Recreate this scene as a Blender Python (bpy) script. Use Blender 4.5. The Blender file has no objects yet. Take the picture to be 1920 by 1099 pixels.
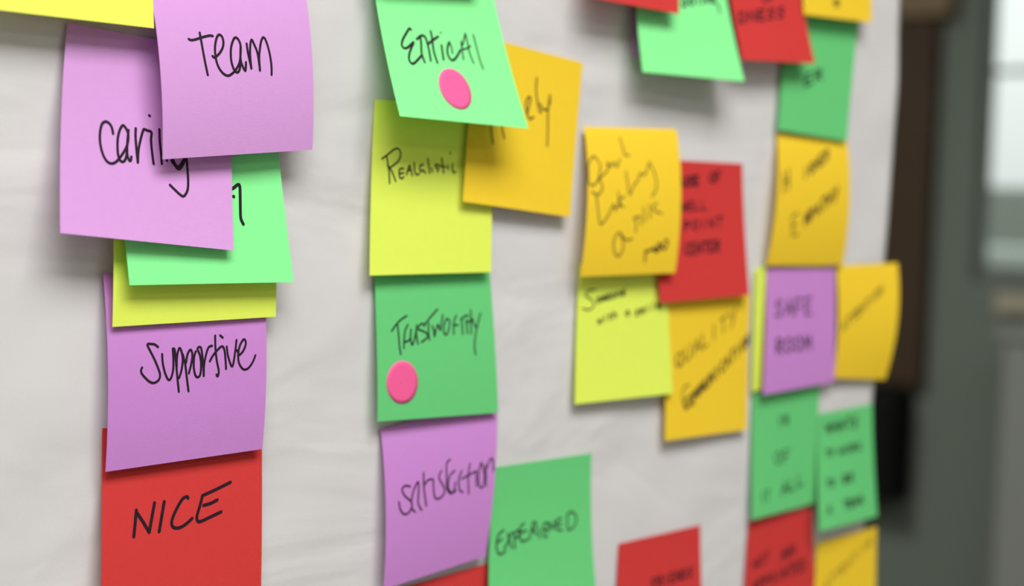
import bpy, bmesh, math, random
import numpy as np
from mathutils import Vector, Matrix

# ---------------------------------------------------------------- camera
scene = bpy.context.scene
COL = scene.collection
WALL_Z = 1.45                       # height of the chart centre above the floor
FWD = Vector((0.73035141, 0.68106371, -0.05233596))
RIGHT = Vector((0.68291872, -0.72966251, 0.03485167))
UP = Vector((0.01445138, 0.06119517, 0.9980212))
cam_data = bpy.data.cameras.new('camera')
cam = bpy.data.objects.new('camera', cam_data)
COL.objects.link(cam)
m = Matrix((RIGHT, UP, -FWD)).transposed().to_4x4()
m.translation = Vector((-0.5557974, -0.5182895, 1.4898277))
cam.matrix_world = m
cam_data.sensor_width = 36.0
cam_data.lens = 3045 / 1920 * 36.0
cam_data.clip_start = 0.02
cam_data.clip_end = 200
cam_data.dof.use_dof = True
cam_data.dof.focus_distance = 0.625
cam_data.dof.aperture_fstop = cam_data.lens / 10.5
scene.camera = cam

# ---------------------------------------------------------------- world, lights, exposure
world = bpy.data.worlds.new('world')
scene.world = world
world.use_nodes = True
wt = world.node_tree
bg = wt.nodes['Background']
tc = wt.nodes.new('ShaderNodeTexCoord')
sep = wt.nodes.new('ShaderNodeSeparateXYZ')
ramp = wt.nodes.new('ShaderNodeValToRGB')
ma = wt.nodes.new('ShaderNodeMath'); ma.operation = 'MULTIPLY_ADD'
ma.inputs[1].default_value = 0.5; ma.inputs[2].default_value = 0.5
wt.links.new(tc.outputs['Generated'], sep.inputs[0])
wt.links.new(sep.outputs['Z'], ma.inputs[0])
wt.links.new(ma.outputs[0], ramp.inputs[0])
ramp.color_ramp.elements[0].position = 0.40
ramp.color_ramp.elements[0].color = (0.22, 0.215, 0.205, 1)
ramp.color_ramp.elements[1].position = 0.62
ramp.color_ramp.elements[1].color = (0.95, 1.0, 0.99, 1)
wt.links.new(ramp.outputs[0], bg.inputs[0])
bg.inputs[1].default_value = 1.25

def area(name, loc, target, size, size_y, power, color):
    l = bpy.data.lights.new(name, 'AREA')
    l.shape = 'RECTANGLE'; l.size = size; l.size_y = size_y
    l.energy = power; l.color = color
    o = bpy.data.objects.new(name, l)
    COL.objects.link(o)
    o.location = loc
    d = Vector(target) - Vector(loc)
    o.rotation_euler = d.to_track_quat('-Z', 'Y').to_euler()
    return o

area('overhead_area', (-0.55, -1.05, 2.84), (-0.55, -1.05, 0), 1.6, 0.8, 48.0, (0.985, 0.985, 1.0))
area('overhead_area', (1.0, -2.3, 2.84), (1.0, -2.3, 0), 1.2, 0.6, 10.0, (1.0, 0.985, 0.96))  # added fill, no known fixture: lifts the right side of the chart
area('overhead_area', (0.9, 2.0, 2.84), (0.9, 2.0, 0), 1.2, 0.6, 66.0, (1.0, 0.985, 0.95))  # added lamp beyond the partition, only to brighten the grey background wall

scene.view_settings.view_transform = 'Standard'
scene.view_settings.look = 'None'
scene.view_settings.gamma = 1.0
scene.view_settings.use_curve_mapping = False
scene.view_settings.exposure = 0.06

# ---------------------------------------------------------------- materials
def lin(c):
    c = c / 255.0
    return c / 12.92 if c <= 0.04045 else ((c + 0.055) / 1.055) ** 2.4
def rgb(r, g, b): return (lin(r), lin(g), lin(b), 1.0)

def mat(name, col, rough=0.85, spec=0.2, var=0.03, vscale=60.0, bump=0.0, bscale=900.0, bdist=0.0002,
        big_bump=0.0, big_scale=9.0, big_dist=0.004, stretch=(1, 1, 1)):
    M = bpy.data.materials.new(name)
    M.use_nodes = True
    nt = M.node_tree
    b = nt.nodes['Principled BSDF']
    b.inputs['Roughness'].default_value = rough
    b.inputs['Specular IOR Level'].default_value = spec
    t = nt.nodes.new('ShaderNodeTexCoord')
    n = nt.nodes.new('ShaderNodeTexNoise')
    n.inputs['Scale'].default_value = vscale
    n.inputs['Detail'].default_value = 5.0
    nt.links.new(t.outputs['Object'], n.inputs['Vector'])
    mx = nt.nodes.new('ShaderNodeMix'); mx.data_type = 'RGBA'
    a = [min(1, c * (1 - var)) for c in col[:3]] + [1]
    z = [min(1, c * (1 + var)) for c in col[:3]] + [1]
    mx.inputs[6].default_value = a; mx.inputs[7].default_value = z
    nt.links.new(n.outputs['Fac'], mx.inputs[0])
    nt.links.new(mx.outputs[2], b.inputs['Base Color'])
    last = None
    if big_bump:
        mp = nt.nodes.new('ShaderNodeMapping')
        mp.inputs['Scale'].default_value = stretch
        n2 = nt.nodes.new('ShaderNodeTexNoise')
        n2.inputs['Scale'].default_value = big_scale; n2.inputs['Detail'].default_value = 3.5
        n2.inputs['Distortion'].default_value = 0.6
        bp = nt.nodes.new('ShaderNodeBump')
        bp.inputs['Strength'].default_value = big_bump; bp.inputs['Distance'].default_value = big_dist
        nt.links.new(t.outputs['Object'], mp.inputs[0]); nt.links.new(mp.outputs[0], n2.inputs['Vector'])
        nt.links.new(n2.outputs['Fac'], bp.inputs['Height'])
        last = bp
    if bump:
        n3 = nt.nodes.new('ShaderNodeTexNoise')
        n3.inputs['Scale'].default_value = bscale; n3.inputs['Detail'].default_value = 3.0
        bp = nt.nodes.new('ShaderNodeBump')
        bp.inputs['Strength'].default_value = bump; bp.inputs['Distance'].default_value = bdist
        nt.links.new(t.outputs['Object'], n3.inputs['Vector'])
        nt.links.new(n3.outputs['Fac'], bp.inputs['Height'])
        if last: nt.links.new(last.outputs[0], bp.inputs['Normal'])
        last = bp
    if last: nt.links.new(last.outputs[0], b.inputs['Normal'])
    return M

NOTE_RGB = dict(neon=(248, 255, 100), lime=(234, 252, 96), lilac=(221, 161, 222), mauve=(208, 140, 212),
                mint=(142, 251, 154), green=(108, 212, 126), orange=(253, 212, 48), red=(216, 60, 57))
NM = {k: mat('note_paper_' + k, rgb(*v), rough=0.8, spec=0.25, var=0.025, vscale=260, bump=0.35, bscale=1400)
      for k, v in NOTE_RGB.items()}
M_INK = mat('marker_ink', rgb(38, 22, 36), rough=0.55, spec=0.3, var=0.2, vscale=300)
M_DOT = mat('pink_sticker_paper', rgb(255, 100, 158), rough=0.6, spec=0.3, var=0.01)
M_PAPER = mat('chart_paper', rgb(223, 220, 217), rough=0.8, spec=0.2, var=0.012, vscale=25, bump=0.3, bscale=800,
              big_bump=0.55, big_scale=9.0, big_dist=0.007, stretch=(0.75, 1, 1.5))
M_BOARD = mat('board_face', rgb(150, 150, 146), var=0.02)
M_GREYWALL = mat('grey_wall_paint', rgb(108, 116, 107), var=0.04, vscale=3, bump=0.2, bscale=200)
M_BROWN = mat('dark_brown_wood', rgb(66, 52, 38), rough=0.6, var=0.18, vscale=6)
M_TAN = mat('tan_wood', rgb(122, 106, 80), rough=0.6, var=0.08, vscale=8)
M_SILL = mat('sill_stone', rgb(160, 155, 134), rough=0.6, var=0.05, vscale=8)
M_BLACK = mat('black_plastic', rgb(14, 15, 12), rough=0.6, spec=0.15, var=0.1)
M_ROOM = mat('room_wall_paint', rgb(222, 220, 215), var=0.02, vscale=3)
M_FLOOR = mat('floor_carpet', rgb(132, 128, 122), var=0.1, vscale=40)
M_FRAME = mat('window_frame_metal', rgb(110, 116, 110), rough=0.5, var=0.03)
M_CAB = mat('grey_cabinet', rgb(128, 132, 126), rough=0.6, var=0.04)
M_LEAF = mat('hedge_leaf', rgb(120, 150, 96), rough=0.6, var=0.3, vscale=5)
M_STONE = mat('outside_concrete', rgb(150, 154, 146), var=0.08, vscale=4)
M_PALE = mat('pale_render', rgb(214, 222, 214), var=0.04, vscale=4)

# ---------------------------------------------------------------- helpers
def link(name, verts, faces, material, parent=None, loc=(0, 0, 0), smooth=False):
    me = bpy.data.meshes.new(name)
    me.from_pydata([tuple(v) for v in verts], [], faces)
    me.materials.append(material)
    if smooth:
        me.polygons.foreach_set('use_smooth', [True] * len(me.polygons))
    me.update()
    o = bpy.data.objects.new(name, me)
    COL.objects.link(o)
    o.location = loc
    if parent: o.parent = parent
    return o

def tag(o, label=None, cat=None, group=None, kind=None):
    if label: o['label'] = label
    if cat: o['category'] = cat
    if group: o['group'] = group
    if kind: o['kind'] = kind
    return o

def box(name, lo, hi, material, parent=None, bevel=0.0):
    lo, hi = Vector(lo), Vector(hi)
    c = (lo + hi) / 2
    bm = bmesh.new()
    bmesh.ops.create_cube(bm, size=1.0)
    for v in bm.verts:
        v.co = Vector((v.co.x * (hi.x - lo.x), v.co.y * (hi.y - lo.y), v.co.z * (hi.z - lo.z)))
    if bevel:
        bmesh.ops.bevel(bm, geom=bm.edges[:], offset=bevel, segments=2, affect='EDGES', profile=0.5)
    me = bpy.data.meshes.new(name); bm.to_mesh(me); bm.free()
    me.materials.append(material)
    o = bpy.data.objects.new(name, me); COL.objects.link(o)
    if parent:
        o.parent = parent; o.location = c - parent.location
    else: o.location = c
    return o

def empty(name, loc):
    o = bpy.data.objects.new(name, None); COL.objects.link(o); o.location = loc
    o.empty_display_size = 0.05
    return o

# ---------------------------------------------------------------- the setting
RX = 3.4
tag(box('floor', (-2.6, -3.2, -0.05), (RX, 3.6, 0.0), M_FLOOR), kind='structure')
# partition that carries the chart; its right edge lies just inside the paper's edge
tag(box('wall_front', (-1.60, 0.0035, 0.0), (0.316, 0.05, 2.70), M_BOARD), kind='structure')
tag(box('ceiling', (-2.6, -3.2, 2.90), (RX, 3.6, 2.98), M_ROOM), kind='structure')
tag(box('wall_left', (-2.68, -3.2, 0.0), (-2.6, 3.6, 2.90), M_ROOM), kind='structure')
tag(box('wall_back', (-2.6, -3.28, 0.0), (RX, -3.2, 2.90), M_ROOM), kind='structure')
tag(box('wall_far', (-2.6, 3.6, 0.0), (RX, 3.68, 2.90), M_GREYWALL), kind='structure')
# far wall with the window opening
W0, W1, WZ0, WZ1 = 0.25, 1.52, 1.345, 2.45
def wall_with_hole(name, x0, x1, ya, yb, za, zb, h, material):
    ys = [ya, h[0], h[1], yb]; zs = [za, h[2], h[3], zb]
    bm = bmesh.new()
    V = {}
    for k, x in enumerate((x0, x1)):
        for i, y in enumerate(ys):
            for j, z in enumerate(zs):
                V[k, i, j] = bm.verts.new((x, y, z))
    for i in range(3):
        for j in range(3):
            if (i, j) == (1, 1): continue
            bm.faces.new((V[0, i, j], V[0, i, j + 1], V[0, i + 1, j + 1], V[0, i + 1, j]))
            bm.faces.new((V[1, i, j], V[1, i + 1, j], V[1, i + 1, j + 1], V[1, i, j + 1]))
    def q(a, b): bm.faces.new((V[(0,) + a], V[(0,) + b], V[(1,) + b], V[(1,) + a]))
    for i in range(3):
        q((i, 0), (i + 1, 0)); q((i + 1, 3), (i, 3)); q((0, i + 1), (0, i)); q((3, i), (3, i + 1))
    q((1, 1), (1, 2)); q((1, 2), (2, 2)); q((2, 2), (2, 1)); q((2, 1), (1, 1))
    bmesh.ops.recalc_face_normals(bm, faces=bm.faces[:])
    me = bpy.data.meshes.new(name); bm.to_mesh(me); bm.free(); me.materials.append(material)
    o = bpy.data.objects.new(name, me); COL.objects.link(o)
    return o
tag(wall_with_hole('wall_right', RX, RX + 0.07, -3.2, 3.6, 0.0, 2.9, (W0, W1, WZ0, WZ1), M_GREYWALL), kind='structure')

# window: frame, panes, sill
win = tag(empty('window_1', (RX + 0.05, (W0 + W1) / 2, WZ0)), kind='structure')
fx0, fx1 = RX + 0.03, RX + 0.065
box('window_frame', (fx0, W1 - 0.014, WZ0), (fx1, W1, WZ1), M_FRAME, win, 0.004)
box('window_frame', (fx0, W0, WZ0), (fx1, W0 + 0.014, WZ1), M_FRAME, win, 0.004)
box('window_frame', (fx0, W0 + 0.014, WZ0), (fx1, W1 - 0.014, WZ0 + 0.035), M_FRAME, win, 0.004)
box('window_frame', (fx0, W0 + 0.014, WZ1 - 0.04), (fx1, W1 - 0.014, WZ1), M_FRAME, win, 0.004)
box('mullion', (fx0 + 0.005, 0.84, WZ0 + 0.035), (fx1 - 0.005, 0.875, WZ1 - 0.04), M_FRAME, win, 0.003)
box('transom', (fx0 + 0.008, W0 + 0.014, 1.885), (fx1 - 0.008, W1 - 0.014, 1.90), M_FRAME, win, 0.003)
glass = bpy.data.materials.new('window_glass'); glass.use_nodes = True
gb = glass.node_tree.nodes['Principled BSDF']
gb.inputs['Transmission Weight'].default_value = 1.0
gb.inputs['Roughness'].default_value = 0.0; gb.inputs['IOR'].default_value = 1.05
gb.inputs['Base Color'].default_value = (0.95, 1.0, 0.97, 1)
box('pane', (RX + 0.045, W0 + 0.01, WZ0 + 0.03), (RX + 0.049, 0.845, WZ1 - 0.035), glass, win)
box('pane', (RX + 0.045, 0.87, WZ0 + 0.03), (RX + 0.049, W1 - 0.01, WZ1 - 0.035), glass, win)
tag(box('trim_1', (RX - 0.05, W0 - 0.03, 1.262), (RX, 1.425, 1.315), M_SILL, bevel=0.004), kind='structure')
tag(box('baseboard_right', (RX - 0.015, -3.2, 0.0), (RX, 3.6, 0.1), M_FRAME), kind='structure')

# ---------------------------------------------------------------- things by the far wall
pan = tag(empty('wall_panel', (RX, 1.98, 1.04)),
          'tall dark brown wooden panel on the grey wall just right of the chart', 'panel')
box('panel_face', (RX - 0.04, 1.632, 1.045), (RX - 0.001, 2.32, 2.03), M_BROWN, pan, 0.006)
box('header', (RX - 0.06, 1.59, 2.035), (RX - 0.001, 2.35, 2.30), M_TAN, pan, 0.006)
bb = tag(empty('wall_box', (RX, 1.98, 0.72)),
         'black box mounted on the grey wall below the dark brown panel', 'box')
box('housing', (RX - 0.12, 1.66, 0.735), (RX - 0.001, 2.22, 1.035), M_BLACK, bb, 0.012)
box('front_grille', (RX - 0.126, 1.68, 0.755), (RX - 0.1195, 2.20, 1.015), M_BLACK, bb, 0.002)
cab = tag(empty('low_cabinet', (RX - 0.2, 0.76, 0.0)),
          'pale grey low cabinet standing under the bright window', 'cabinet')
box('body', (RX - 0.36, 0.28, 0.06), (RX - 0.02, 1.24, 1.22), M_CAB, cab, 0.006)
box('top', (RX - 0.375, 0.265, 1.222), (RX - 0.02, 1.255, 1.25), M_CAB, cab, 0.004)
box('plinth', (RX - 0.33, 0.30, 0.0), (RX - 0.05, 1.22, 0.058), M_FRAME, cab)
for ya, yb in ((0.29, 0.756), (0.764, 1.23)):
    d = box('door', (RX - 0.378, ya, 0.075), (RX - 0.3605, yb, 1.21), M_CAB, cab, 0.003)
    hy = 0.72 if ya < 0.5 else 0.80
    h = box('handle', (RX - 0.395, hy - 0.006, 0.60), (RX - 0.3785, hy + 0.006, 0.76), M_FRAME, None, 0.003)
    h.location = h.location - cab.location - d.location; h.parent = d

# outdoors beyond the window
tag(box('ground', (3.56, -6.0, -0.3), (30.0, 8.0, -0.06), M_STONE), kind='structure')
pw = tag(box('garden_wall', (5.0, -1.5, -0.06), (5.16, 4.5, 1.41), M_PALE, bevel=0.02),
         'pale low garden wall outside the window', 'wall')
bw = tag(box('concrete_block_wall', (6.2, -2.0, -0.06), (6.5, 5.0, 1.66), M_STONE, bevel=0.02),
         'grey taller wall outside beyond the pale garden wall', 'wall')
rnd = random.Random(7)
hv, hf = [], []
for i in range(2600):
    y = rnd.uniform(-0.5, 3.0)
    top = 2.02 + 0.10 * math.sin(y * 9) + 0.06 * math.sin(y * 23 + 1)
    z = 0.6 + (top - 0.6) * rnd.random() ** 0.7
    x = 7.4 + rnd.gauss(0, 0.16)
    c = Vector((x, y, z)); s = rnd.uniform(0.025, 0.05)
    q = Vector((rnd.gauss(0, 1), rnd.gauss(0, 1), rnd.gauss(0, 1))).normalized()
    a = q.orthogonal().normalized() * s; b = q.cross(a).normalized() * s * 0.55
    k = len(hv)
    hv += [c - a, c + b, c + a * 1.1, c - b]; hf.append((k, k + 1, k + 2, k + 3))
hed = tag(empty('hedge', (7.4, 1.25, -0.06)), 'leafy green hedge outside the window', 'hedge')
lf = link('foliage', [v - hed.location for v in hv], hf, M_LEAF, hed)
lf['kind'] = 'stuff'
for y in (0.0, 0.8, 1.6, 2.4):
    box('stem', (7.37, y, -0.06), (7.43, y + 0.06, 1.2), M_BROWN, hed, 0.01)

# ---------------------------------------------------------------- the chart paper
EDGE = [(343, 440), (342, 196), (343, 176), (345, 127), (344, 78), (340, 18), (337, -25), (332, -71), (331, -114), (329, -154), (329, -188), (330, -480)]
def edge_x(z):
    zs = [e[1] for e in EDGE][::-1]; xs = [e[0] for e in EDGE][::-1]
    return float(np.interp(z, zs, xs))
def paper_depth(x, z):
    return (-0.9 + 0.28 * math.sin(x * 0.045 + z * 0.021 + 1.0) + 0.22 * math.sin(z * 0.07 - x * 0.02)
            + 0.12 * math.sin(x * 0.11 - z * 0.09))
pv, pf = [], []
nx, nz = 150, 150
for j in range(nz + 1):
    z = 430 - 900 * j / nz
    ex = edge_x(z)
    for i in range(nx + 1):
        x = -430 + (ex + 430) * i / nx
        d = paper_depth(x, z)
        pv.append((x / 1000, -d / 1000, z / 1000))
for j in range(nz):
    for i in range(nx):
        a = j * (nx + 1) + i
        pf.append((a, a + nx + 1, a + nx + 2, a + 1))
paper = link('chart_paper', pv, pf, M_PAPER, loc=(0, 0, WALL_Z), smooth=True)
sm = paper.modifiers.new('thickness', 'SOLIDIFY'); sm.thickness = 0.00018; sm.offset = -1
tag(paper, 'large white sheet of chart paper behind all the sticky notes', 'paper')

# ---------------------------------------------------------------- sticky notes
# id, paper, four corners on the wall in mm (TL TR BR BL), stand-off, lift of the lower corners in mm,
# curl exponent, bulge, side curl, sticker position, pen strokes in thousandths of the note's side
NOTES = [
 ('B','red',[[-77.8,-130.9],[-3.9,-126.3],[1.1,-202.3],[-74.8,-206.3]],0.4,3.0,3.0,1.5,0,0.0,None,[]),
 ('f','red',[[201.8,-131.9],[267.6,-130.8],[274.3,-206.8],[197.1,-205.1]],0.3,2.0,2.0,1.4,0,0.0,None,[(0.9,0,[[111,390,104,315,165,378,159,303],[215,291,186,320,188,350,220,367,243,339,241,309,215,291],[265,281,328,268],[296,274,301,350]]),(1.3,0,[[511,368,551,278,595,356],[527,332,578,325],[622,353,621,269,698,342,698,258]]),(1.1,0,[[111,563,136,476,173,556],[121,528,158,524],[193,554,188,470,239,473,241,498,190,512],[277,544,272,461,324,463,325,488,274,502],[390,447,359,476,360,509,393,531,419,503,417,469,390,447],[473,522,471,438],[533,515,532,431,593,509,592,425],[621,422,689,414],[655,418,655,502],[773,405,711,412,710,496,771,489],[710,454,758,449],[800,486,802,402,850,414,863,446,841,482,800,486]])]),
 ('g','orange',[[272.9,-153.4],[341.4,-151.7],[341.6,-227.8],[269.4,-227.9]],1.0,2.5,3.0,1.4,0,0.0,None,[(0.6,0,[[155,400,183,327,220,376],[166,371,205,357],[236,308,301,284],[268,296,273,357],[322,277,388,253],[355,265,359,326],[470,224,409,245,413,306,474,285],[411,276,458,259],[502,275,498,213,563,253,559,192],[587,182,656,157],[621,170,625,231],[709,202,705,140],[769,117,808,167,840,93],[926,63,862,85,866,147,929,125],[864,116,913,99]])]),
 ('N','red',[[-220.4,-47.0],[-145.8,-51.9],[-148.4,-128.5],[-223.9,-122.2]],0.4,7.0,5.5,1.3,1.0,0.0,None,[(1.15,0,[[185,538,192,475,199,408],[199,416,239,467,277,521],[277,521,292,448,308,376],[367,372,353,441,337,520]]),(1.1,1,[[515,360,507,352,481,362,450,401,423,447,413,481,423,502,451,508,482,500,513,483,541,463],[606,350,589,403,571,453,575,477,593,481,641,466,727,437]]),(1.1,0,[[788,287,694,321,606,350],[613,400,657,392,702,375]])]),
 ('L','mauve',[[-81.1,-58.0],[-8.3,-48.7],[-15.5,-122.0],[-80.5,-127.7]],0.4,4.5,3.0,0.8,2.2,0.0,None,[(0.75,1,[[212,397,169,384,141,400,163,444,213,487,227,519,204,554,163,560,127,527,112,473],[224,482,239,431,281,382,285,441,281,513,314,567],[229,542,256,566],[330,338,332,433,355,547],[332,418,363,392,404,390],[415,396,418,451,433,512,471,527,513,507,517,471,467,396,488,356],[566,303,535,322,536,402,541,476,578,517,626,508],[610,381,562,408,554,479,600,517,618,455],[675,394,650,444,659,508,694,533],[749,365,737,443,751,555],[677,446,813,422],[813,433,823,519],[854,379,836,444,849,524,890,535,893,456,860,383],[900,402,918,537],[903,439,943,374,972,391,978,454]])]),
 ('c','green',[[200.3,-59.3],[269.0,-58.2],[267.3,-127.9],[198.7,-130.0]],0.5,4.0,2.0,1.5,0,0.0,None,[(1.0,0,[[407,297,403,210],[468,297,464,209,529,296,524,208]]),(0.9,0,[[392,501,344,532,345,574,394,606,433,575,432,533,392,501],[560,502,472,502,475,607],[473,554,542,555]]),(0.9,0,[[169,888,170,803],[214,800,263,796],[239,798,238,884]]),(1.1,0,[[446,868,493,764,542,854],[465,826,522,818],[571,753,573,849,650,838],[698,733,701,831,779,820]])]),
 ('S','mauve',[[-221.7,10.4],[-147.7,12.6],[-149.0,-60.3],[-222.0,-62.5]],0.5,5.0,4.5,0.9,2.4,0.0,None,[(0.8,1,[[298,388,279,374,259,370,234,370,249,403,273,446,296,496,308,531,300,558,272,571,247,564,223,545,199,519,193,501,200,486],[322,426,325,471,337,520,357,560,374,557,388,517,391,465,388,403],[388,403,400,410,407,477,415,554,425,630],[411,505,414,443,430,402,444,427,449,470,440,521,426,558],[450,438,464,488,474,559,486,633],[470,482,479,440,498,416,510,439,504,484,487,539],[532,427,521,457,518,506,527,549,542,564,559,552,565,503,559,453,543,413,564,408,572,444],[572,444,578,497,582,561],[582,561,584,504,598,446,615,411,637,405],[658,352,658,414,666,486,679,540,673,570,664,560],[621,486,640,459,667,433,702,412,717,436,723,483,727,535],[690,353,707,366],[732,416,740,467,767,526,785,459,797,385],[816,467,842,445,859,407,848,384,825,405,811,439,807,479,815,515,842,546,874,543,905,511,923,476],[798,439,809,457]])]),
 ('K','green',[[-87.6,14.1],[-16.6,13.9],[-11.6,-55.1],[-87.4,-53.7]],0.4,5.0,4.3,1.3,1.0,0.0,[0.195,0.759],[(0.75,1,[[120,431,146,403,187,367,247,336],[170,393,176,461,180,528,188,580],[255,392,231,428,220,479,215,542],[226,502,254,496,272,477],[279,423,272,477,283,524,307,478,329,397],[329,397,321,451,331,519],[386,391,360,391,340,424,384,439,418,463,399,487,360,508],[386,405,442,351,509,298],[427,385,423,453,429,494],[457,406,468,434,473,475,486,434,507,397,522,435,534,401,552,336],[582,361,556,408,557,457,580,461,601,420,608,378,591,361],[671,340,644,386,639,462],[638,403,680,404],[706,367,755,343,773,347],[715,370,717,464],[752,371,759,461],[800,309,795,372,792,462],[756,388,803,379],[809,365,833,418,853,408],[886,331,859,390,828,477,814,547,821,603]])]),
 ('d','green',[[269.5,-75.5],[329.3,-73.6],[332.8,-143.2],[260.8,-143.4]],1.0,9.0,5.0,1.5,0,0.0,None,[(1.3,0,[[130,94,155,177,178,119,209,177,221,93],[256,177,296,93,347,177],[272,144,327,144],[375,177,371,93,458,177,455,93],[494,92,588,92],[541,92,543,177],[703,100,656,92,628,117,694,143,676,177,619,168]]),(1.0,0,[[140,330,197,328],[168,329,169,389],[243,327,215,346,215,370,243,387,266,368,266,344,243,327]]),(1.0,0,[[369,329,385,393,410,347,434,392,453,326],[522,324,479,345,478,371,520,389,554,369,555,343,522,324],[589,387,591,322,659,327,658,346,590,355,665,385],[701,384,704,319],[773,317,702,352,778,382]]),(1.1,0,[[145,590,204,588],[175,589,171,652],[253,586,222,606,221,632,249,650,274,630,276,605,253,586]]),(1.2,0,[[430,640,435,576,489,581,480,607,432,608],[480,607,502,626,477,639,430,640],[611,572,539,573,534,638,605,636],[536,606,592,604]]),(1.0,0,[[136,878,184,805,218,875],[155,849,204,847]]),(1.3,0,[[433,802,497,799],[465,800,458,864],[575,795,517,798,510,862,568,859],[513,830,558,828],[594,858,634,793,659,856],[610,832,649,831],[680,855,694,790,715,834,747,788,746,852]])]),
 ('E','lime',[[-219.6,64.9],[-144.4,69.0],[-144.5,-7.1],[-220.8,-8.9]],0.6,5.5,5.0,1.0,1.2,0.0,None,[]),
 ('I','lime',[[-90.1,83.7],[-15.7,88.1],[-19.8,10.2],[-94.6,9.1]],0.5,5.0,4.5,1.5,0,0.0,None,[(0.7,1,[[75,336,115,315,159,287,190,277,211,287,220,313,207,346,170,371,136,386,120,374],[112,328,125,374,135,417,140,477],[136,386,161,417,188,465],[248,394,227,392,212,404,214,425,218,443,236,450,250,440],[214,422,249,418],[271,427,280,404,295,374,305,402,319,433],[277,404,309,402],[330,361,333,394,341,417,356,428,374,422],[404,371,382,374,376,394,388,410,405,402,424,420],[440,335,448,374,457,419],[470,389,482,410],[528,371,504,371,508,387,529,394,522,410],[554,333,563,374,574,418],[528,376,588,384],[606,374,611,397],[622,301,625,305],[647,366,646,395,656,415,675,411]])]),
 ('R','orange',[[119.4,-4.5],[193.5,-2.9],[191.2,-78.7],[116.7,-78.8]],0.5,3.5,3.0,1.4,0,0.0,None,[(0.8,0,[[148,384,110,432,112,475,152,490,182,445,180,403,148,384],[158,455,191,485],[211,358,223,450,262,444,284,403,281,328],[318,421,353,298,398,388],[332,372,380,352],[417,271,423,378,487,351],[561,321,555,213],[629,182,711,148],[670,165,676,273],[737,137,781,174],[819,102,769,246]]),(1.1,0,[[258,717,235,722,218,770,237,798,260,777],[300,686,278,721,279,752,302,762,320,729,320,698,300,686],[340,741,343,662,363,705,380,642,387,715],[402,707,404,628,424,671,441,607,448,681],[461,597,468,663,492,658,505,627,503,573],[525,639,523,562,568,615,565,539],[607,594,604,517],[691,477,667,482,649,531,670,559,694,538],[714,535,735,444,763,509],[723,499,752,483],[774,423,823,396],[799,409,802,487],[862,454,858,376],[927,338,904,375,905,406,931,416,950,382,948,351,927,338],[971,394,967,316,1016,370,1012,291]]),(0.8,1,[[272,626,210,644,199,726,239,778,340,763]])]),
 ('G','lime',[[196.4,10.6],[268.7,25.4],[267.3,-48.0],[197.3,-58.4]],1.0,0.8,1.0,1.5,0,0.0,None,[]),
 ('e','red',[[86.1,-129.8],[155.7,-128.5],[159.1,-203.1],[83.3,-203.0]],0.4,4.5,4.5,1.4,0,0.0,None,[(1.0,0,[[451,304,403,305,403,374],[403,340,440,338],[473,371,474,303,517,308,516,329,473,337,521,370],[565,368,566,300],[666,296,617,298,615,367,664,365],[616,332,654,331],[687,365,689,295,737,363,739,294],[760,362,762,293,801,306,811,333,793,361,760,362],[887,296,859,290,841,311,880,331,867,359,834,353]])]),
 ('h','orange',[[281.1,12.3],[352.5,13.8],[339.0,-58.7],[277.3,-54.3]],0.5,4.0,3.0,0.9,2.2,2.0,None,[(0.9,0,[[67,583,91,501,125,552],[76,550,111,532],[137,477,195,447],[166,462,171,528],[213,438,270,408],[241,423,246,489],[339,373,288,399,292,465,343,438],[289,432,329,411],[366,426,363,360,417,399,414,334],[438,322,495,293],[466,307,469,372],[538,337,536,272],[618,231,589,265,590,291,619,296,641,265,641,239,618,231],[666,272,666,208,718,246,719,182]])]),
 ('D','mint',[[-218.7,80.1],[-144.8,83.4],[-140.6,7.1],[-217.5,6.7]],0.6,11.0,11.0,1.3,0,0.0,None,[(1.15,1,[[603,680,610,590,635,523,669,516,687,507,708,495,720,502,716,556,708,624,705,669,717,698],[673,555,675,557]])]),
 ('M','green',[[-8.4,-81.6],[61.3,-80.9],[62.3,-157.3],[-15.2,-154.9]],0.8,6.5,7.0,1.9,-0.3,0.0,None,[(0.85,1,[[127,410,82,433,64,483,70,529,97,560,148,545],[74,481,114,464],[165,435,182,479,205,531],[137,530,177,479,202,432],[228,435,236,538],[218,441,270,426,271,461,230,477],[322,389,291,403,282,455,298,499,357,495],[292,442,345,437],[373,493,394,432,409,391,442,402,421,435,405,440,443,473],[464,433,475,498],[563,411,519,410,508,444,519,495,546,495],[514,452,552,449],[557,471,569,415,607,455,619,403],[692,396,647,402,646,459,696,472],[647,434,692,428],[754,385,753,471,809,466,845,419,823,377,789,363,749,377]])]),
 ('Q','lime',[[46.8,13.6],[116.7,16.7],[120.5,-54.1],[43.4,-54.8]],0.6,3.5,4.5,1.5,0,0.0,None,[(0.7,1,[[184,193,116,197,84,230,142,263,177,304,122,335,55,320]]),(0.9,1,[[223,254,207,261,207,283,224,286,235,274,235,257,223,254],[257,281,260,249,268,253,273,279,276,252,288,245,293,276],[309,258,342,248,329,233,313,246,314,268,343,269],[384,231,367,239,368,261,384,264,396,251,396,235,384,231],[422,259,422,226,438,224,451,233,451,255],[472,235,506,225,493,211,477,224,477,246,506,247]]),(0.8,1,[[218,413,227,441,239,414,247,437,259,405],[288,399,292,428],[288,384,289,384],[342,374,342,414,354,417],[329,391,358,386],[383,361,384,411],[384,391,400,378,413,385,413,405]]),(0.8,1,[[552,368,529,370,516,385,529,398,551,387,552,368,556,396]]),(0.9,1,[[658,366,635,369,635,380,653,388,644,401,621,404],[681,395,686,362,695,366,699,392,704,364,718,357,722,389],[760,350,764,382],[761,334,763,334],[822,319,820,374],[864,351,901,340,888,326,869,339,868,361,900,362]])]),
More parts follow.
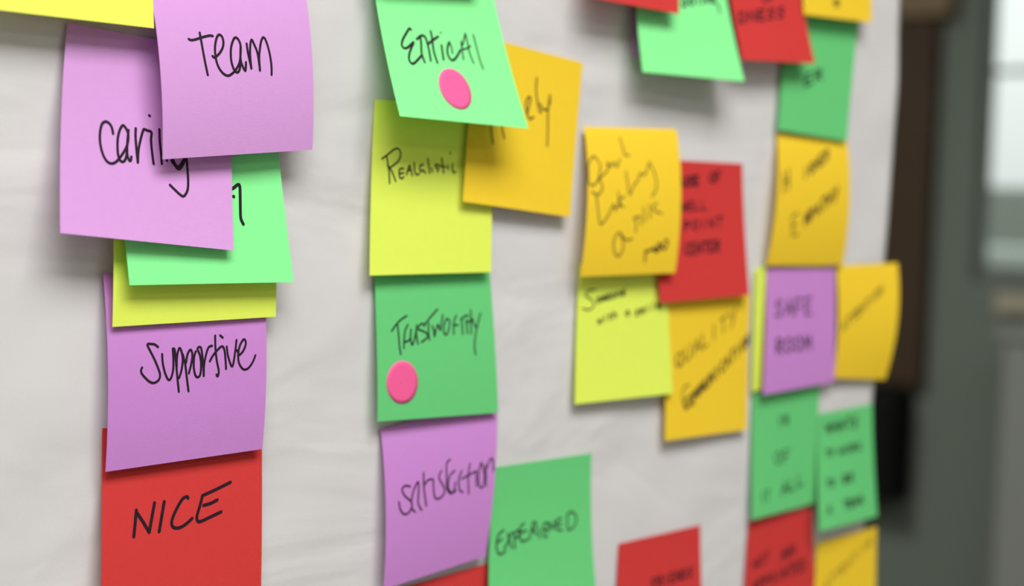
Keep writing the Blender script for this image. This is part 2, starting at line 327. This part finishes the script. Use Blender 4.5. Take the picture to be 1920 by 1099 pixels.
 ('W','mauve',[[207.1,11.9],[277.8,10.8],[277.3,-56.5],[202.5,-59.8]],1.5,4.0,3.5,1.4,1.0,0.0,None,[(1.2,0,[[218,278,165,266,134,305,209,342,189,393,127,381],[265,392,315,262,371,391],[284,341,348,339],[500,257,402,260,404,391],[403,325,479,324],[645,253,545,256,547,389,645,388],[546,322,623,321]]),(1.2,0,[[163,691,156,572,233,584,235,620,159,632,248,692],[330,570,283,607,286,655,336,692,373,655,370,607,330,570],[458,569,411,606,413,655,463,692,501,655,499,606,458,569],[543,692,548,568,591,655,628,567,642,693]])]),
 ('b','mauve',[[78.4,184.9],[146.2,196.1],[141.2,121.3],[78.8,117.3]],0.4,4.0,4.0,1.5,0,0.0,None,[]),
 ('Cg','lilac',[[-238.7,100.5],[-164.0,95.7],[-172.1,19.7],[-248.2,25.5]],0.8,13.5,12.5,1.5,0,0.0,None,[(0.9,1,[[285,497,277,468,261,449,241,444,222,458,213,493,212,531,218,569,233,609,255,636,282,642,309,627,334,597,358,560,370,524,369,482,343,449,324,470,313,510,311,553,316,599,329,623,346,625,359,607,367,567],[372,468,367,525,366,576,374,609,386,617,391,596],[413,454,413,497,421,569,428,620],[428,620,431,560,442,507,457,457,467,453,482,456,505,462,503,499,510,559,520,616],[551,441,555,501,564,569,568,610],[489,380,493,382],[716,564,712,482,674,442,633,483,626,579,642,604,666,625,687,611,708,570],[598,591,594,531,586,467,601,452,617,493,634,578,666,614,703,570],[716,564,721,612,726,677,721,725,699,756,675,750,644,729,616,709]])]),
 ('J','orange',[[-30.5,117.0],[43.7,111.1],[33.8,36.4],[-41.0,41.9]],0.9,5.5,4.0,1.3,0,0.0,None,[(0.8,1,[[111,434,176,406,249,376],[184,414,197,526,210,577,226,627],[256,432,293,513,322,581],[516,395,534,305,511,298,494,340,509,396,542,430,576,413],[574,166,576,235,601,319,630,374,644,367],[624,321,649,346,694,350,717,297,708,254],[712,258,705,348,716,460,726,577]])]),
 ('P','red',[[103.3,67.3],[180.4,68.3],[185.1,-3.4],[107.1,-6.4]],0.7,4.0,5.0,1.5,0,0.0,None,[(1.3,0,[[292,121,296,179,321,183,337,162,339,116],[407,116,381,112,365,133,401,149,389,176,358,173],[476,103,429,108,427,173,474,169],[428,140,465,137]]),(1.1,0,[[638,75,609,102,608,133,636,153,660,127,661,95,638,75],[737,62,685,69,683,147],[684,108,724,103]]),(0.9,0,[[274,300,283,360,303,317,318,358,333,297],[405,293,352,296,349,357,402,354],[350,326,392,324],[430,291,427,353,475,351],[510,287,506,349,554,347]]),(0.9,0,[[299,505,303,437,358,439,357,460,301,471],[429,427,393,450,391,478,425,496,454,473,456,446,429,427],[510,490,515,420],[575,486,580,415,639,481,645,410],[675,408,747,402],[711,405,705,476]]),(1.1,0,[[343,602,317,596,294,635,311,672,338,663],[412,591,365,593,359,670,406,668],[362,632,399,630],[428,667,434,590,475,665,482,587],[504,586,557,583],[530,585,524,662],[623,580,574,582,568,660,616,658],[571,621,609,620],[638,657,645,579,688,584,686,608,642,618,687,655]])]),
 ('U','orange',[[212.3,87.4],[286.6,87.2],[283.3,12.8],[202.8,13.0]],0.5,3.5,3.0,0.8,3.2,0.0,None,[(1.1,0,[[83,453,73,300],[148,429,140,275],[77,377,143,352]]),(1.1,0,[[365,335,366,253],[469,208,441,215,416,267,438,297,467,275,468,242,445,253],[490,271,494,188],[542,245,548,162],[492,229,544,203],[628,123,573,149,566,233,620,206],[569,191,611,171],[645,194,654,110,703,95,699,120,649,152,699,168]]),(0.9,0,[[294,603,221,627,255,781,326,758],[237,704,292,685]]),(1.3,0,[[401,696,390,611,422,657,433,587,452,666],[469,657,455,574,500,558,504,583,462,615],[539,616,555,519,594,586],[545,577,578,559],[602,493,659,462],[630,478,639,560],[685,535,678,452],[737,507,731,424],[681,494,733,465],[756,410,788,436],[817,378,779,493]])]),
 ('T','lilac',[[-208.2,126.3],[-134.6,137.0],[-132.1,60.4],[-205.5,53.2]],1.6,11.5,9.0,0.75,3.2,0.0,None,[(0.85,1,[[189,402,205,408,233,405,277,395,323,388,342,391],[262,372,265,406,273,482,281,539,290,587],[328,492,338,500,356,493,380,474,399,449,406,421,400,395,384,385,368,397,354,428,347,464,349,510,362,550,388,582,419,595,449,584,476,562,499,531,510,489,515,446,506,415,487,402,469,417,452,453,446,493,448,530,460,564,478,580,494,571,503,546,507,506],[515,446,508,506,514,540,532,573,538,561,542,530],[556,435,560,485,575,563],[575,563,573,519,574,476,582,434,593,416,605,440,623,486,632,575],[632,575,632,509,643,458,656,422,671,406,686,422,702,477,711,546,709,600]])]),
 ('H','mint',[[-95.9,147.5],[-25.8,154.5],[-16.2,75.7],[-94.2,76.2]],1.0,19.8,20.7,1.4,0,0.0,[0.479,0.808],[(1.0,1,[[236,478,224,473,192,502,157,539,140,567,142,587,164,592,194,578,237,551,207,589,181,626,171,659,184,680,209,674,243,651,278,626],[266,533,299,513,321,508,338,517,344,549,345,598,340,654],[298,516,294,557,281,614,289,666],[392,478,392,523,382,596,390,662],[351,554,394,531,444,507],[456,557,451,598,445,641],[527,534,502,566,491,607,502,634,524,639,560,617,603,577]]),(0.75,1,[[532,599,535,558,527,534],[627,524,619,570,611,630],[634,546,679,475],[679,475,680,521,677,590,689,647],[622,570,656,565,698,547],[745,480,747,557,749,632,759,677],[472,483,474,484]])]),
 ('O','orange',[[46.2,80.4],[119.7,83.7],[114.5,9.2],[40.0,7.8]],0.9,6.5,7.0,0.75,2.8,0.0,None,[(0.7,1,[[116,237,63,196,4,258,-7,351,48,393,111,341,131,247],[111,351,150,403,104,455,40,434],[111,351,201,289,204,236,234,268,268,236,299,267,335,215],[355,67,376,141,388,183,437,188],[88,455,109,559,141,653,207,602,236,560,266,519,284,561,314,519],[311,435,331,540],[377,467,313,498,372,540],[395,299,410,372,434,456,475,393,526,351,545,309,595,319,652,234],[652,234,714,330,720,415,669,468],[330,708,291,770,321,854,371,866,399,793,347,708],[347,708,419,762,483,752],[511,710,512,647,484,615],[484,615,550,605,571,658],[579,542,611,637],[645,521,660,617],[730,511,681,553,785,586]]),(1.0,1,[[644,914,638,839],[640,850,712,830,767,852,774,788,849,833,875,779,839,768],[680,840,744,820,798,832,825,789]])]),
 ('V','green',[[218.1,158.6],[293.4,158.5],[281.6,86.0],[209.2,88.6]],0.6,3.0,3.0,1.5,0,0.0,None,[(1.2,0,[[410,496,317,529,329,615,422,581],[323,572,395,546],[466,565,453,480,538,458,542,484,459,523,560,532]])]),
 ('Y','red',[[149.9,196.0],[215.4,202.4],[232.1,127.1],[160.3,122.7]],1.0,11.0,10.0,1.4,0,0.0,None,[(1.2,0,[[54,730,80,656,145,664,155,692,114,724,54,730],[186,718,213,644,278,709,305,635],[441,623,348,631,320,705,414,697],[334,668,407,662],[577,617,527,615,487,640,553,656,520,687,460,685],[719,605,668,602,627,627,693,643,660,675,599,673]]),(1.0,0,[[496,519,452,537,445,556,479,566,515,548,521,530,496,519],[629,504,559,512,541,559],[550,535,604,529]])]),
 ('A','neon',[[-282.5,176.3],[-206.5,177.6],[-207.8,101.2],[-281.1,100.7]],2.6,7.5,6.5,1.5,0,0.0,None,[]),
 ('Z','mint',[[76.6,180.9],[149.0,184.7],[154.9,110.6],[73.9,108.9]],1.8,12.0,16.0,1.4,0,0.0,None,[(1.1,0,[[483,507,494,453,532,457,539,477,518,501,483,507],[600,436,567,457,562,478,588,490,615,470,620,448,600,436],[660,478,672,425],[714,470,727,416,768,461,782,407],[861,400,831,400,800,430,818,454,849,443,855,422,831,426]]),(1.0,1,[[832,441,885,467,889,520]])]),
 ('X','orange',[[224.3,230.4],[303.5,231.3],[296.0,157.1],[223.4,153.8]],1.8,6.0,6.0,1.3,0,0.0,None,[(1.0,1,[[498,855,449,863,432,880,465,885,498,860,497,900,447,912]])]),
 ('a','red',[[38.5,215.6],[115.1,218.9],[99.0,140.0],[32.1,140.2]],3.5,11.0,12.0,1.3,0,0.0,None,[]),
 ('i','red',[[-109.6,207.1],[-34.1,215.4],[-38.4,136.4],[-97.9,132.6]],2.0,9.0,8.0,1.4,0,0.0,None,[]),
]

LABELS = {'A': 'bright yellow sticky note in the top left corner, tilted slightly',
 'B': 'red sticky note peeking out at the bottom edge under the Satisfaction note',
 'Cg': 'light purple sticky note with the word Caring',
 'D': 'mint green sticky note behind the Caring note, tail of a letter n showing',
 'E': 'yellow-green sticky note, mostly hidden, directly above the Supportive note',
 'G': 'yellow-green sticky note showing only a thin strip left of the blurry purple note',
 'H': 'mint green sticky note with the word Ethical and a pink dot, curling outward',
 'I': 'yellow-green sticky note with the word Realistic, above the Trustworthy note',
 'J': 'orange sticky note ending in ly, tucked behind the mint Ethical note',
 'K': 'green sticky note with the word Trustworthy and a pink dot',
 'L': 'purple sticky note with the word Satisfaction, below the Trustworthy note',
 'M': 'green sticky note with the word Experienced, overlapping the Satisfaction note',
 'N': 'red sticky note with the word NICE at bottom left',
 'O': 'orange sticky note reading Good Looking with four slanted lines',
 'P': 'red sticky note with four lines of writing, half behind the orange Good Looking note',
 'Q': 'bright yellow-green sticky note with small handwriting, below the orange Good Looking note',
 'R': 'orange sticky note with heavy slanted writing, below the red note with four lines',
 'S': 'purple sticky note with the word Supportive, above the red NICE note',
 'T': 'light purple sticky note with the word Team at upper left',
 'U': 'orange sticky note with two slanted lines, directly below the dark green note',
 'V': 'green sticky note at upper right in shadow under an orange note',
 'W': 'purple sticky note with two dark lines of writing, beside the curling orange note',
 'X': 'orange sticky note cut off by the top edge at the upper right of the chart',
 'Y': 'red sticky note at the top edge between the mint green and the orange note',
 'Z': 'mint green sticky note at the top edge, overlapping the red note on its right',
 'a': 'red sticky note at the top edge, its lower corner overlapping the mint green note',
 'b': 'purple sticky note showing only a sliver left of the top mint green note',
 'c': 'green sticky note with three short lines, left of the green note with four lines',
 'd': 'green sticky note with four lines of writing at the right edge of the chart',
 'e': 'red sticky note at the bottom edge right of the Experienced note, one line of writing',
 'f': 'red sticky note with black writing at bottom right, beneath the green note ending in All',
 'g': 'orange sticky note at the bottom right corner of the chart with slanted writing',
 'h': 'orange sticky note curling off the right edge of the chart',
 'i': 'red sticky note hanging above the mint Ethical note'}
WORDS = {'Cg': 'black marker word Caring',
 'D': 'thick black tail of a letter n',
 'H': 'black marker word Ethical',
 'I': 'black marker word Realistic',
 'K': 'black marker capitals Trustworthy',
 'L': 'thin dark word Satisfaction',
 'M': 'black marker capitals Experienced',
 'N': 'black marker capitals NICE',
 'O': 'slanted black writing Good Looking',
 'S': 'black marker word Supportive',
 'T': 'black marker word Team'}

def smooth_line(p, sub):
    if len(p) < 3: return p
    out = []
    for i in range(len(p) - 1):
        p0 = p[max(i - 1, 0)]; p1 = p[i]; p2 = p[i + 1]; p3 = p[min(i + 2, len(p) - 1)]
        for k in range(sub):
            t = k / sub
            out.append(0.5 * ((2 * p1) + (p2 - p0) * t + (2 * p0 - 5 * p1 + 4 * p2 - p3) * t * t
                              + (3 * p1 - p0 - 3 * p2 + p3) * t ** 3))
    out.append(p[-1])
    return out

class Note:
    def __init__(s, rec):
        (s.id, s.kind, q, s.d0, s.lL, s.lR, s.p, s.b, s.curl, s.dot, s.words) = rec
        s.q = [np.array(a, float) for a in q]
        c = (s.q[0] + s.q[1]) / 2
        s.org = np.array([c[0], -s.d0, c[1]])
    def at(s, u, t):
        t0 = t
        P = (s.q[0] * (1 - u) + s.q[1] * u) * (1 - t) + (s.q[3] * (1 - u) + s.q[2] * u) * t
        t = min(max(t, 0), 1)
        d = s.d0 + (s.lL * (1 - u) + s.lR * u) * t ** s.p + s.b * 4 * t * (1 - t) + s.curl * math.sin(math.pi * t) * u * u
        return np.array([P[0], -d, P[1]])
    def normal(s, u, t):
        e = 1e-3; t = max(t, 0.002)
        a = s.at(u + e, t) - s.at(u - e, t); b = s.at(u, t + e) - s.at(u, t - e)
        n = np.cross(a, b); n = n / np.linalg.norm(n)
        return n if n[1] < 0 else -n
    def local(s, P): return (P - s.org) / 1000.0

def build_note(rec):
    s = Note(rec)
    nu, nv = 14, 22
    vs = [s.local(s.at(i / nu, j / nv)) for j in range(nv + 1) for i in range(nu + 1)]
    back = [s.local(s.at(i / nu, j / nv) - s.normal(i / nu, j / nv) * 0.11) for j in range(nv + 1) for i in range(nu + 1)]
    K = len(vs)
    fs = [(j * (nu + 1) + i, (j + 1) * (nu + 1) + i, (j + 1) * (nu + 1) + i + 1, j * (nu + 1) + i + 1)
          for j in range(nv) for i in range(nu)]
    fs += [tuple(K + a for a in reversed(f)) for f in fs]
    nsm = len(fs)
    vs = vs + back
    ring = ([i for i in range(nu)] + [j * (nu + 1) + nu for j in range(nv)]
            + [nv * (nu + 1) + i for i in range(nu, 0, -1)] + [j * (nu + 1) for j in range(nv, 0, -1)])
    for a, b in zip(ring, ring[1:] + ring[:1]):       # the cut edge of the sheet, its own crisp strip
        c = len(vs)
        vs += [vs[a], vs[b], vs[K + b], vs[K + a]]
        fs.append((c, c + 1, c + 2, c + 3))
    loc = Vector(s.org / 1000.0) + Vector((0, 0, WALL_Z))
    o = link('sticky_note', vs, fs, NM[s.kind], loc=loc)
    o.data.polygons.foreach_set('use_smooth', [k < nsm for k in range(len(fs))])
    tag(o, LABELS[s.id], 'sticky note', 'sticky notes on the chart paper')
    # handwriting: ribbons of ink lying on the sheet
    if s.words:
        V, Fc = [], []
        for wd, sm_, strokes in s.words:
            for st in strokes:
                p = [np.array((st[k] / 1000.0, st[k + 1] / 1000.0)) for k in range(0, len(st), 2)]
                p = smooth_line(p, 5) if sm_ else [a + (b - a) * k / 3 for a, b in zip(p, p[1:]) for k in range(3)] + [p[-1]]
                q = []
                for u, t in p:
                    u = min(max(u, 0.006), 0.994)
                    n = s.normal(u, min(t, 0.995))
                    if t > 0.995: t = 0.995
                    P = s.at(u, t) + n * 0.09
                    if not q or np.linalg.norm(P - q[-1][0]) > 0.05: q.append((P, n))
                if len(q) < 2: continue
                tang = []
                for k in range(len(q)):
                    a = q[max(k - 1, 0)][0]; b = q[min(k + 1, len(q) - 1)][0]
                    d = b - a; L = np.linalg.norm(d)
                    tang.append(d / L if L > 1e-6 else np.array([1., 0, 0]))
                hw = wd / 2 * 1.22
                # rounded caps
                prof = []
                for f, w_ in ((-0.9, 0.35), (-0.55, 0.8)): prof.append((q[0][0] + tang[0] * hw * f, q[0][1], tang[0], w_))
                for k, (P, n) in enumerate(q): prof.append((P, n, tang[k], 1.0))
                for f, w_ in ((0.55, 0.8), (0.9, 0.35)): prof.append((q[-1][0] + tang[-1] * hw * f, q[-1][1], tang[-1], w_))
                base = len(V)
                for P, n, tg, w_ in prof:
                    side = np.cross(tg, n); side /= np.linalg.norm(side)
                    V.append(s.local(P + side * hw * w_)); V.append(s.local(P - side * hw * w_))
                for k in range(len(prof) - 1):
                    a = base + 2 * k
                    Fc.append((a, a + 1, a + 3, a + 2))
                # fill sharp turns
                if not sm_:
                    for P, n in q[3:-1:3]:
                        e1 = tang[0]; e1 = e1 - n * (e1 @ n); e1 /= np.linalg.norm(e1); e2 = np.cross(n, e1)
                        c0 = len(V)
                        for a_ in range(8):
                            an = a_ * math.pi / 4
                            V.append(s.local(P + (e1 * math.cos(an) + e2 * math.sin(an)) * hw + n * 0.004))
                        Fc.append(tuple(range(c0, c0 + 8)))
        h = link('handwriting', V, Fc, M_INK, parent=o)
        if s.id in WORDS: h['label'] = WORDS[s.id]
    if s.dot:
        cu, ct = s.dot
        C = s.at(cu, ct)
        du = (s.at(cu + .01, ct) - s.at(cu - .01, ct)) / .02; dt = (s.at(cu, ct + .01) - s.at(cu, ct - .01)) / .02
        r = 9.4
        V = []
        rings, seg = 5, 40
        top = []
        for k in range(rings + 1):
            for a_ in range(seg):
                an = 2 * math.pi * a_ / seg
                u = cu + r * k / rings * math.cos(an) / np.linalg.norm(du)
                t = ct + r * k / rings * math.sin(an) / np.linalg.norm(dt)
                V.append((s.at(u, t) + s.normal(u, t) * 0.16 - C) / 1000.0)
        F2 = []
        for k in range(rings):
            for a_ in range(seg):
                b_ = (a_ + 1) % seg
                F2.append((k * seg + a_, (k + 1) * seg + a_, (k + 1) * seg + b_, k * seg + b_))
        dd = link('dot_sticker', V, F2, M_DOT, loc=Vector(C / 1000.0) + Vector((0, 0, WALL_Z)), smooth=True)
        md = dd.modifiers.new('thickness', 'SOLIDIFY'); md.thickness = 0.00008; md.offset = 0
        tag(dd, {'H': 'round bright pink dot sticker under the word Ethical on the mint note',
                 'K': 'round bright pink dot sticker under the word Trustworthy on the green note'}[s.id],
            'sticker', 'pink dot stickers')
    return o

for rec in NOTES:
    build_note(rec)
